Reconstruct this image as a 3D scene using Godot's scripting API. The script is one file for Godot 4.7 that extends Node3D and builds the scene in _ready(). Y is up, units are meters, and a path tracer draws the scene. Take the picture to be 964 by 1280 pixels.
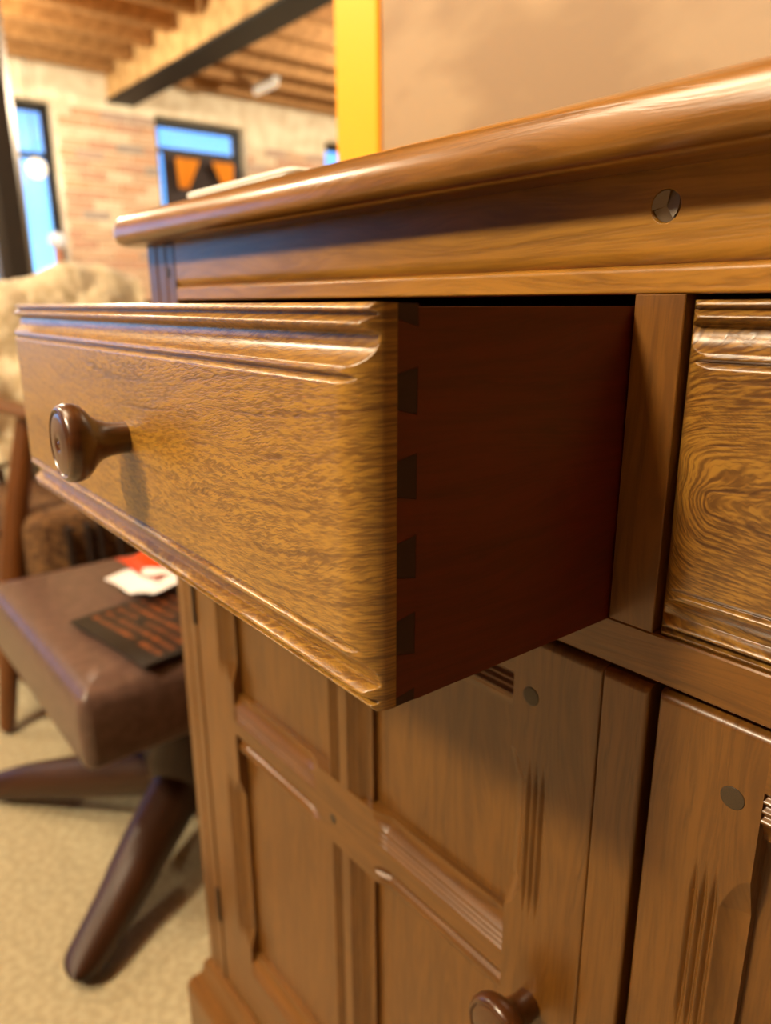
extends Node3D
# A turned-wood sideboard with one drawer pulled out, in a brick showroom. Units are metres;
# the sideboard's face frame is the plane z = 0, the top edge of its drawers y = 0, the floor y = FLOOR.

const FLOOR := -0.86
const CEIL := 1.92
const WX := -6.0          # inner face of the brick wall

var M := {}
var used := {}

# ------------------------------------------------------------------ naming
func numbered(n: String) -> String:
	if not used.has(n):
		used[n] = 0
		return n
	used[n] += 1
	return "%s_%03d" % [n, used[n]]

func thing(called: String, label: String, category: String, group := "") -> Node3D:
	var o := Node3D.new()
	o.name = numbered(called)
	add_child(o)
	o.set_meta("label", label)
	o.set_meta("category", category)
	if group != "":
		o.set_meta("group", group)
	return o

func part(called: String, mesh: Mesh, mat: Material, parent: Node, label := "") -> MeshInstance3D:
	var o := MeshInstance3D.new()
	o.mesh = mesh
	o.material_override = mat
	if parent == self:
		o.name = numbered(called)
	else:
		var n := 0
		for c in parent.get_children():
			if String(c.name) == called or String(c.name).begins_with(called + "_0"):
				n += 1
		o.name = called if n == 0 else "%s_%03d" % [called, n]
	parent.add_child(o, true)
	if label != "":
		o.set_meta("label", label)
	return o

func single(called: String, mesh: Mesh, mat: Material, label: String, category: String, group := "") -> MeshInstance3D:
	var o := part(called, mesh, mat, self, label)
	o.set_meta("category", category)
	if group != "":
		o.set_meta("group", group)
	return o

func struct(called: String, mesh: Mesh, mat: Material, label: String, category: String) -> MeshInstance3D:
	var o := single(called, mesh, mat, label, category)
	o.set_meta("kind", "structure")
	return o

# ------------------------------------------------------------------ mesh code
class MB:
	var v := PackedVector3Array()
	var n := PackedVector3Array()
	var t := PackedVector2Array()
	var i := PackedInt32Array()

	func vert(p: Vector3, nor: Vector3, uv: Vector2) -> int:
		v.push_back(p); n.push_back(nor); t.push_back(uv)
		return v.size() - 1

	func tri(a: int, b: int, c: int) -> void:   # turned so that it runs clockwise seen from outside
		var f := (v[c] - v[a]).cross(v[b] - v[a])
		if f.dot(n[a] + n[b] + n[c]) < 0.0:
			i.push_back(a); i.push_back(c); i.push_back(b)
		else:
			i.push_back(a); i.push_back(b); i.push_back(c)

	func quad(a: int, b: int, c: int, d: int) -> void:
		tri(a, b, c); tri(a, c, d)

	func flat(pts: Array, nor: Vector3, ax: int, off := Vector2.ZERO) -> void:   # a convex face
		var ids := []
		for p in pts:
			ids.append(vert(p, nor, uvof(p, nor, ax) + off))
		for k in range(1, ids.size() - 1):
			tri(ids[0], ids[k], ids[k + 1])

	func uvof(p: Vector3, nor: Vector3, ax: int) -> Vector2:   # grain runs along axis ax
		var a := nor.abs()
		var m := 0 if a.x >= a.y and a.x >= a.z else (1 if a.y >= a.z else 2)
		if m == ax:
			return Vector2(p[(ax + 1) % 3] * 0.25, p[(ax + 2) % 3])
		return Vector2(p[ax], p[3 - ax - m])

	func box(lo: Vector3, hi: Vector3, c: float, ax := 0, off := Vector2.ZERO) -> void:   # chamfered box
		var s := (hi - lo) * 0.5
		var m := (hi + lo) * 0.5
		c = minf(c, minf(s.x, minf(s.y, s.z)) * 0.9)
		var P := func(sx: float, sy: float, sz: float, out: int) -> Vector3:
			var q := Vector3(sx * (s.x - c), sy * (s.y - c), sz * (s.z - c))
			q[out] += [sx, sy, sz][out] * c
			return m + q
		for a in 3:
			var b := (a + 1) % 3
			var d := (a + 2) % 3
			for sa in [-1.0, 1.0]:
				var pts := []
				for w in [[-1.0, -1.0], [1.0, -1.0], [1.0, 1.0], [-1.0, 1.0]]:
					var g := [0.0, 0.0, 0.0]
					g[a] = sa; g[b] = w[0]; g[d] = w[1]
					pts.append(P.call(g[0], g[1], g[2], a))
				var no := Vector3.ZERO
				no[a] = sa
				flat(pts, no, ax, off)
				if c <= 0.0:
					continue
				for sb in [-1.0, 1.0]:   # edge between faces a and b
					var e := []
					for sd in [-1.0, 1.0]:
						var g := [0.0, 0.0, 0.0]
						g[a] = sa; g[b] = sb; g[d] = sd
						e.append([P.call(g[0], g[1], g[2], a), P.call(g[0], g[1], g[2], b)])
					var ne := Vector3.ZERO
					ne[a] = sa; ne[b] = sb
					flat([e[0][0], e[1][0], e[1][1], e[0][1]], ne.normalized(), ax, off)
		if c > 0.0:
			for sx in [-1.0, 1.0]:
				for sy in [-1.0, 1.0]:
					for sz in [-1.0, 1.0]:
						flat([P.call(sx, sy, sz, 0), P.call(sx, sy, sz, 1), P.call(sx, sy, sz, 2)], Vector3(sx, sy, sz).normalized(), ax, off)

	# a carved board: the front is z = h(x, y) over the grid xs by ys, with sides down to zb and a back
	func relief(xs: PackedFloat32Array, ys: PackedFloat32Array, h: Callable, zb: float, upright := false, off := Vector2.ZERO) -> void:
		var nx := xs.size()
		var ny := ys.size()
		var base := v.size()
		var zz := PackedFloat32Array()
		zz.resize(nx * ny)
		for j in ny:
			for k in nx:
				zz[j * nx + k] = h.call(xs[k], ys[j])
		for j in ny:
			for k in nx:
				var k0 := maxi(k - 1, 0)
				var k1 := mini(k + 1, nx - 1)
				var j0 := maxi(j - 1, 0)
				var j1 := mini(j + 1, ny - 1)
				var dx := (zz[j * nx + k1] - zz[j * nx + k0]) / (xs[k1] - xs[k0])
				var dy := (zz[j1 * nx + k] - zz[j0 * nx + k]) / (ys[j1] - ys[j0])
				vert(Vector3(xs[k], ys[j], zz[j * nx + k]), Vector3(-dx, -dy, 1).normalized(), (Vector2(ys[j], xs[k]) if upright else Vector2(xs[k], ys[j])) + off)
		for j in ny - 1:
			for k in nx - 1:
				var a := base + j * nx + k
				quad(a, a + 1, a + nx + 1, a + nx)
		var x0 := xs[0]; var x1 := xs[nx - 1]; var y0 := ys[0]; var y1 := ys[ny - 1]
		var g := 1 if upright else 0
		for j in ny - 1:
			flat([Vector3(x0, ys[j], zz[j * nx]), Vector3(x0, ys[j + 1], zz[(j + 1) * nx]), Vector3(x0, ys[j + 1], zb), Vector3(x0, ys[j], zb)], Vector3.LEFT, g, off)
			flat([Vector3(x1, ys[j], zz[j * nx + nx - 1]), Vector3(x1, ys[j + 1], zz[(j + 1) * nx + nx - 1]), Vector3(x1, ys[j + 1], zb), Vector3(x1, ys[j], zb)], Vector3.RIGHT, g, off)
		for k in nx - 1:
			flat([Vector3(xs[k], y0, zz[k]), Vector3(xs[k + 1], y0, zz[k + 1]), Vector3(xs[k + 1], y0, zb), Vector3(xs[k], y0, zb)], Vector3.DOWN if y0 < y1 else Vector3.UP, g, off)
			var o := (ny - 1) * nx
			flat([Vector3(xs[k], y1, zz[o + k]), Vector3(xs[k + 1], y1, zz[o + k + 1]), Vector3(xs[k + 1], y1, zb), Vector3(xs[k], y1, zb)], Vector3.UP if y0 < y1 else Vector3.DOWN, g, off)
		flat([Vector3(x0, y0, zb), Vector3(x1, y0, zb), Vector3(x1, y1, zb), Vector3(x0, y1, zb)], Vector3.BACK * -1.0, g, off)

	# a plate with rounded corners whose edge follows a profile of (inset, y), from below to above
	func plate(x0: float, x1: float, z0: float, z1: float, r: float, prof: Array, seg := 8, ax := 0, off := Vector2.ZERO, bulge := 0.0) -> void:
		var rings := []
		var np := prof.size()
		for pi in np:
			var ring := []
			var p0: Vector2 = prof[maxi(pi - 1, 0)]
			var p1: Vector2 = prof[mini(pi + 1, np - 1)]
			var tg := (p1 - p0).normalized()
			for cq in 4:
				var cx := (x1 - r) if cq in [0, 3] else (x0 + r)
				var cz := (z1 - r) if cq in [0, 1] else (z0 + r)
				for sI in seg + 1:
					var a := (cq + float(sI) / seg) * PI * 0.5
					var dir := Vector3(cos(a), 0, sin(a))
					var inset: float = prof[pi].x
					var rr: float = maxf(r - inset, 0.0003)
					var shift := maxf(inset - r, -0.0003) + 0.0003 if inset > r - 0.0003 else 0.0
					var p := Vector3(cx - shift * signf(cx - (x0 + x1) * 0.5), prof[pi].y, cz - shift * signf(cz - (z0 + z1) * 0.5)) + dir * rr
					var no := (dir * tg.y + Vector3.UP * tg.x).normalized()
					var uv: Vector2
					var along := p[ax]
					uv = Vector2(along, (p.z if ax == 0 else p.x) - prof[pi].y)
					ring.append(vert(p, no, uv + off))
			rings.append(ring)
		for pi in np - 1:
			var L: int = rings[pi].size()
			for k in L:
				quad(rings[pi][k], rings[pi][(k + 1) % L], rings[pi + 1][(k + 1) % L], rings[pi + 1][k])
		for e in [[0, -1.0], [np - 1, 1.0]]:
			var pts := []
			for k in rings[e[0]].size():
				pts.append(v[rings[e[0]][k]])
			var mid := Vector3((x0 + x1) * 0.5, prof[e[0]].y + bulge * e[1], (z0 + z1) * 0.5)
			var up := Vector3(0, e[1], 0)
			var ids := []
			for p in pts:
				ids.append(vert(p, up, uvof(p, up, ax) + off))
			var inner := []
			for p in pts:   # an inner ring keeps a bulge round
				var q: Vector3 = p.lerp(mid, 0.45)
				q.y = p.y + bulge * e[1] * 0.8
				inner.append(vert(q, up, uvof(q, up, ax) + off))
			var mm := vert(mid, up, uvof(mid, up, ax) + off)
			for k in ids.size():
				var k2 := (k + 1) % ids.size()
				quad(ids[k], ids[k2], inner[k2], inner[k])
				tri(inner[k], inner[k2], mm)

	# turned about the z axis: profile of (radius, z)
	func lathe(prof: Array, seg := 32, at := Vector3.ZERO) -> void:
		var np := prof.size()
		var rows := []
		for pi in np:
			var p0: Vector2 = prof[maxi(pi - 1, 0)]
			var p1: Vector2 = prof[mini(pi + 1, np - 1)]
			var tg := (p1 - p0).normalized()
			var row := []
			for k in seg + 1:
				var a := TAU * k / seg
				var d := Vector3(cos(a), sin(a), 0)
				var no := (d * tg.y - Vector3.BACK * tg.x)
				row.append(vert(at + d * prof[pi].x + Vector3.BACK * prof[pi].y, no.normalized(), Vector2(prof[pi].y + prof[pi].x, a * 0.01)))
			rows.append(row)
		for pi in np - 1:
			for k in seg:
				quad(rows[pi][k], rows[pi][k + 1], rows[pi + 1][k + 1], rows[pi + 1][k])

	# a round bar through points, each with a radius; flat is its height over its width
	func bar(pts: Array, rad: Array, seg := 16, squash := 1.0, up := Vector3.UP) -> void:
		var rows := []
		var along := 0.0
		var P := []
		var R := []
		var n0 := pts.size()
		for s in (n0 - 1) * 6 + 1:   # smooth the path
			var k := mini(s / 6, n0 - 2)
			var f := s / 6.0 - k
			var a: Vector3 = pts[maxi(k - 1, 0)]
			var b: Vector3 = pts[k]
			var c: Vector3 = pts[k + 1]
			var d: Vector3 = pts[mini(k + 2, n0 - 1)]
			P.append(b.cubic_interpolate(c, a, d, f))
			R.append(lerpf(rad[k], rad[k + 1], f))
		var first: Vector3 = (P[0] - P[1]).normalized()
		var last: Vector3 = (P[-1] - P[-2]).normalized()
		var r0: float = R[0]
		var r1: float = R[-1]
		var e0: Vector3 = P[0]
		var e1: Vector3 = P[-1]
		for q in 6:   # rounded ends
			var a := (q + 1) / 6.0 * PI * 0.5
			P.push_front(e0 + first * r0 * sin(a)); R.push_front(r0 * maxf(cos(a), 0.01))
			P.push_back(e1 + last * r1 * sin(a)); R.push_back(r1 * maxf(cos(a), 0.01))
		for k in P.size():
			var tg: Vector3 = (P[mini(k + 1, P.size() - 1)] - P[maxi(k - 1, 0)]).normalized()
			var sd := tg.cross(up).normalized()
			if sd.length() < 0.5:
				sd = tg.cross(Vector3.RIGHT).normalized()
			var u2 := sd.cross(tg).normalized()
			if k > 0:
				along += P[k].distance_to(P[k - 1])
			var row := []
			for s in seg + 1:
				var a := TAU * s / seg
				var d := sd * cos(a) + u2 * sin(a) * squash
				var no := (sd * cos(a) * squash + u2 * sin(a)).normalized()
				row.append(vert(P[k] + d * R[k], no, Vector2(along, a * R[k])))
			rows.append(row)
		for k in rows.size() - 1:
			for s in seg:
				quad(rows[k][s], rows[k][s + 1], rows[k + 1][s + 1], rows[k + 1][s])

	# an outline in the plane across axis x (points are (z, y)), from x0 to x1
	func prism_x(poly: PackedVector2Array, x0: float, x1: float, ax := 2, off := Vector2.ZERO) -> void:
		var ix := Geometry2D.triangulate_polygon(poly)
		for e in [[x0, Vector3.LEFT], [x1, Vector3.RIGHT]]:
			var ids := []
			for p in poly:
				var q := Vector3(e[0], p.y, p.x)
				ids.append(vert(q, e[1], uvof(q, e[1], ax) + off))
			for k in range(0, ix.size(), 3):
				tri(ids[ix[k]], ids[ix[k + 1]], ids[ix[k + 2]])
		var ccw := not Geometry2D.is_polygon_clockwise(poly)
		for k in poly.size():
			var a := poly[k]
			var b := poly[(k + 1) % poly.size()]
			var d := (b - a).normalized()
			var o := Vector2(d.y, -d.x) * (1.0 if ccw else -1.0)
			var no := Vector3(0, o.y, o.x)
			flat([Vector3(x0, a.y, a.x), Vector3(x1, a.y, a.x), Vector3(x1, b.y, b.x), Vector3(x0, b.y, b.x)], no, ax, off)

	# a sheet of points [row][column] with thickness, both sides
	func sheet(rows: Array, thick: float, uvs := 1.0) -> void:
		var nr := rows.size()
		var nc: int = rows[0].size()
		var nor := []
		for j in nr:
			var r := []
			for k in nc:
				var a: Vector3 = rows[j][mini(k + 1, nc - 1)] - rows[j][maxi(k - 1, 0)]
				var b: Vector3 = rows[mini(j + 1, nr - 1)][k] - rows[maxi(j - 1, 0)][k]
				r.append(a.cross(b).normalized())
			nor.append(r)
		var side := []
		for s in [1.0, -1.0]:
			var ids := []
			for j in nr:
				var r := []
				for k in nc:
					r.append(vert(rows[j][k] + nor[j][k] * thick * 0.5 * s, nor[j][k] * s, Vector2(float(k) / (nc - 1), float(j) / (nr - 1)) * uvs))
				ids.append(r)
			side.append(ids)
			for j in nr - 1:
				for k in nc - 1:
					quad(ids[j][k], ids[j][k + 1], ids[j + 1][k + 1], ids[j + 1][k])
		for j in nr - 1:
			for k in [0, nc - 1]:
				i.append_array([side[0][j][k], side[0][j + 1][k], side[1][j + 1][k], side[0][j][k], side[1][j + 1][k], side[1][j][k]])
		for k in nc - 1:
			for j in [0, nr - 1]:
				i.append_array([side[0][j][k], side[0][j][k + 1], side[1][j][k + 1], side[0][j][k], side[1][j][k + 1], side[1][j][k]])

	func done() -> ArrayMesh:
		var a := []
		a.resize(Mesh.ARRAY_MAX)
		a[Mesh.ARRAY_VERTEX] = v
		a[Mesh.ARRAY_NORMAL] = n
		a[Mesh.ARRAY_TEX_UV] = t
		a[Mesh.ARRAY_INDEX] = i
		var m := ArrayMesh.new()
		m.add_surface_from_arrays(Mesh.PRIMITIVE_TRIANGLES, a)
		return m

func box(lo: Vector3, hi: Vector3, c := 0.002, ax := 0, off := Vector2.ZERO) -> ArrayMesh:
	var b := MB.new()
	b.box(lo, hi, c, ax, off)
	return b.done()

func steps(a: float, b: float, fine: float, coarse: float, margin: float) -> PackedFloat32Array:
	# positions from a to b: fine ones within margin of both ends, coarse ones between
	var out := PackedFloat32Array()
	var x := a
	while x < b - 1e-6:
		out.push_back(x)
		var near := minf(x - a, b - x)
		x += fine if near < margin else minf(coarse, maxf(fine, b - margin - x))
	out.push_back(b)
	return out

# ------------------------------------------------------------------ textures
func noise(seed_: int, freq: float, oct := 1) -> FastNoiseLite:
	var n := FastNoiseLite.new()
	n.seed = seed_
	n.noise_type = FastNoiseLite.TYPE_SIMPLEX_SMOOTH
	n.frequency = freq
	n.fractal_type = FastNoiseLite.FRACTAL_FBM if oct > 1 else FastNoiseLite.FRACTAL_NONE
	n.fractal_octaves = oct
	return n

# elm: growth rings cut through a plank, with fine wavy pore lines between them; su by sv metres
func elm(w: int, h: int, su: float, sv: float, style: int, seed_: int, light: Color, dark: Color) -> Array:
	var na := noise(seed_, 1.0, 2)
	var nb := noise(seed_ + 1, 1.0)
	var nc := noise(seed_ + 2, 1.0)
	var rows := []
	rows.resize(h)
	var job := func(j: int) -> void:
		var row := PackedByteArray()
		row.resize(w * 4)
		var v := (j + 0.5) / h * sv
		for k in w:
			var u := (k + 0.5) / w * su
			var wander := na.get_noise_2d(u * 4.0, v * 22.0)
			var jit := nb.get_noise_2d(u * 60.0, v * 260.0)
			var q: float
			var across: float
			if style == 1:      # lines that sag and rise again towards the right end
				across = v - 0.45 * (u - 0.25) * (u - 0.25) + wander * 0.007
				q = across * 62.0
			elif style == 2:    # arches round a point near the left end, opening to the right
				var du := minf(u - 0.022, 0.0) * 1.2
				var dv2 := v - 0.064 + wander * 0.006
				across = sqrt(dv2 * dv2 + du * du * 0.8 + 0.00001) + wander * 0.004 - 0.10 * maxf(u - 0.022, 0.0)
				q = across * 90.0
			else:
				across = v + wander * 0.010
				q = across * 48.0
			q += jit * 0.06
			var f := q - floorf(q)
			var early := exp(-pow((f - 0.5) / 0.05, 2.0)) * clampf(0.55 + 1.2 * nb.get_noise_2d(u * 9.0, floorf(q) * 7.3), 0.0, 1.0)
			var zig := 0.00015 * sin(u * 1500.0 + 3.0 * jit) + 0.00035 * jit
			var d: float
			if style == 2:
				var wide := nc.get_noise_2d(u * 62.0, across * 700.0)
				var fine := nc.get_noise_2d(u * 160.0 + 50.0, (across + zig) * 1500.0)
				d = smoothstep(-0.75, 0.75, 0.20 * sin(TAU * across / 0.0017 + jit * 2.4 + wide * 3.0) + wide * 0.75 + fine * 0.50)
			elif style == 1:
				var dash := nc.get_noise_2d(u * 110.0, (across + zig) * 1650.0)
				var dash2 := nc.get_noise_2d(u * 26.0 + 70.0, across * 330.0)
				d = smoothstep(-0.55, 0.60, dash * 0.85 + dash2 * 0.40)
			else:
				var dash := nc.get_noise_2d(u * 34.0, (across + zig * 0.5) * 800.0)
				var dash2 := nc.get_noise_2d(u * 12.0 + 70.0, across * 160.0)
				d = smoothstep(-0.7, 0.8, dash * 0.5 + dash2 * 0.6)
			var tone := clampf((0.80 if style else 0.45) * d + (0.50 if style else 0.30) * early + 0.20 * wander, 0.0, 1.0)
			var c := light.lerp(dark, tone)
			row[k * 4] = int(c.r * 255.0)
			row[k * 4 + 1] = int(c.g * 255.0)
			row[k * 4 + 2] = int(c.b * 255.0)
			row[k * 4 + 3] = int(255.0 * clampf(1.0 - 0.6 * maxf(d - 0.3, 0.0) - 0.35 * early, 0.0, 1.0))
		rows[j] = row
	var g := WorkerThreadPool.add_group_task(job, h)
	WorkerThreadPool.wait_for_group_task_completion(g)
	var col := PackedByteArray()
	var hei := PackedByteArray()
	for r in rows:
		col.append_array(r)
	hei.resize(w * h)
	for k in w * h:
		hei[k] = col[k * 4 + 3]
	for k in w * h:
		col[k * 4 + 3] = 255
	return [ImageTexture.create_from_image(Image.create_from_data(w, h, false, Image.FORMAT_RGBA8, col)),
		ImageTexture.create_from_image(Image.create_from_data(w, h, false, Image.FORMAT_L8, hei))]

func wood(tex: Array, su: float, sv: float, rough: float, bump: float, coat := 0.0, tint := Color.WHITE) -> StandardMaterial3D:
	var m := StandardMaterial3D.new()
	m.albedo_color = tint
	m.albedo_texture = tex[0]
	m.roughness = rough
	m.uv1_scale = Vector3(1.0 / su, 1.0 / sv, 1)
	if bump > 0.0:
		m.heightmap_enabled = true
		m.heightmap_texture = tex[1]
		m.heightmap_scale = bump
	if coat > 0.0:
		m.clearcoat_enabled = true
		m.clearcoat = coat
		m.clearcoat_roughness = 0.20
	return m

func plain(c: Color, rough := 0.6, metal := 0.0) -> StandardMaterial3D:
	var m := StandardMaterial3D.new()
	m.albedo_color = c
	m.roughness = rough
	m.metallic = metal
	return m

func mottled(a: Color, b: Color, freq: float, rough: float, size: float, bump := 0.0, seed_ := 5) -> StandardMaterial3D:
	var m := plain(Color.WHITE, rough)
	var t := NoiseTexture2D.new()
	t.width = 512
	t.height = 512
	t.seamless = true
	t.noise = noise(seed_, freq, 4)
	var g := Gradient.new()
	g.set_color(0, a)
	g.set_color(1, b)
	g.set_offset(0, 0.3)
	g.set_offset(1, 0.7)
	t.color_ramp = g
	m.albedo_texture = t
	m.uv1_triplanar = true
	m.uv1_scale = Vector3.ONE / size
	if bump > 0.0:
		m.heightmap_enabled = true
		m.heightmap_texture = t
		m.heightmap_scale = bump
	return m

func glow(c: Color, e: float) -> StandardMaterial3D:
	var m := plain(Color(0.9, 0.9, 0.9))
	m.emission_enabled = true
	m.emission = c
	m.emission_energy_multiplier = e
	return m

func materials() -> void:
	var gold := Color(0.67, 0.49, 0.19)
	var brown := Color(0.40, 0.255, 0.115)
	var f1 := elm(2048, 640, 0.46, 0.142, 1, 11, gold, Color(0.41, 0.265, 0.10))
	var f2 := elm(1536, 480, 0.46, 0.142, 2, 23, Color(0.64, 0.46, 0.18), Color(0.33, 0.20, 0.08))
	var pl := elm(1280, 768, 0.64, 0.32, 0, 37, Color(0.475, 0.325, 0.135), Color(0.32, 0.205, 0.085))
	M.front1 = wood(f1, 0.46, 0.142, 0.34, 0.022, 0.60, Color(0.95, 0.95, 0.92))
	M.front2 = wood(f2, 0.46, 0.142, 0.34, 0.022, 0.80, Color(0.90, 0.90, 0.90))
	M.elm = wood(pl, 0.64, 0.32, 0.38, 0.016, 0.25, Color(0.95, 0.89, 0.74))
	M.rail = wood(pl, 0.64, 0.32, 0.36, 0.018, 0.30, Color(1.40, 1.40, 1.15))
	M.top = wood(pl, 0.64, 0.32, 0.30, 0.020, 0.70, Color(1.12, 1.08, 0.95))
	M.side = wood(pl, 0.64, 0.32, 0.42, 0.0, 0.1, Color(0.80, 0.36, 0.28))
	M.pin = plain(Color(0.19, 0.085, 0.055), 0.6)
	M.peg = mottled(Color(0.22, 0.17, 0.115), Color(0.28, 0.215, 0.14), 0.05, 0.5, 0.01)
	M.peg_cut = plain(Color(0.56, 0.49, 0.41), 0.5)
	M.knob = wood(pl, 0.64, 0.32, 0.30, 0.0, 0.5, Color(0.68, 0.56, 0.50))
	M.hinge = plain(Color(0.22, 0.15, 0.09), 0.5, 0.3)
	M.dark = plain(Color(0.10, 0.06, 0.035), 0.8)

# ------------------------------------------------------------------ scene
func _ready() -> void:
	setup_camera()
	setup_light()
	materials()
	room()
	sideboard()
	screen()
	seating()
	small_things()
	background_things()

func setup_camera() -> void:
	var cam := Camera3D.new()
	cam.name = "camera"
	cam.transform = Transform3D(Basis(Vector3(0.634707, -0.006559, -0.772725), Vector3(-0.208246, 0.961518, -0.179212), Vector3(0.744164, 0.274664, 0.608917)), Vector3(0.51812, 0.001396, 0.277134))
	var at := CameraAttributesPhysical.new()
	at.frustum_focal_length = 12.0 / (640.0 / 921.76)
	at.frustum_focus_distance = 0.30
	at.frustum_near = 0.02
	at.frustum_far = 60.0
	at.exposure_aperture = at.frustum_focal_length / 4.0
	cam.attributes = at
	cam.fov = rad_to_deg(2.0 * atan(640.0 / 921.76))
	add_child(cam)

func setup_light() -> void:
	var env := Environment.new()
	env.background_mode = Environment.BG_SKY
	var sky := ProceduralSkyMaterial.new()
	sky.sky_top_color = Color(0.10, 0.28, 0.70)
	sky.sky_horizon_color = Color(0.44, 0.78, 1.0)
	sky.sky_curve = 0.12
	sky.sky_energy_multiplier = 1.9
	sky.ground_bottom_color = Color(0.10, 0.14, 0.22)
	sky.ground_horizon_color = Color(0.16, 0.22, 0.34)
	env.sky = Sky.new()
	env.sky.sky_material = sky
	env.tonemap_mode = Environment.TONE_MAPPER_LINEAR
	env.tonemap_exposure = 0.94
	env.sdfgi_enabled = true
	env.ssao_enabled = true
	env.ssil_enabled = true
	var we := WorldEnvironment.new()
	we.name = "environment"
	we.environment = env
	add_child(we)

# ------------------------------------------------------------------ a ceiling lamp: glowing disc in a can, and its light
func ceiling_lamp(x: float, z: float, drop: float, energy: float, label: String, warm := Color(1.0, 0.935, 0.80), r := 0.07) -> void:
	var y := CEIL - drop
	var t := thing("ceiling_lamp", label, "lamp", "pendant lamps of the showroom")
	t.position = Vector3(x, y, z)
	var cord := MB.new()
	cord.bar([Vector3(0, 0.14, 0), Vector3(0, drop, 0)], [0.006, 0.006], 8)
	part("cord", cord.done(), plain(Color(0.03, 0.03, 0.03), 0.6), t)
	var cap := MB.new()
	cap.lathe([Vector2(0.0, 0.15), Vector2(0.03, 0.145), Vector2(0.04, 0.10), Vector2(0.05, 0.055)], 24)
	part("cap", cap.done(), plain(Color(0.05, 0.05, 0.05), 0.4, 0.5), t).rotation.x = -PI / 2
	var s := SphereMesh.new()
	s.radius = r
	s.height = r * 2.0
	part("bulb", s, glow(warm, 3.0), t)
	var l := OmniLight3D.new()
	l.name = "light"
	l.light_color = warm
	l.light_energy = energy
	l.light_size = r
	l.omni_range = 14.0
	l.omni_attenuation = 2.0
	l.shadow_enabled = true
	t.add_child(l)

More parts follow.
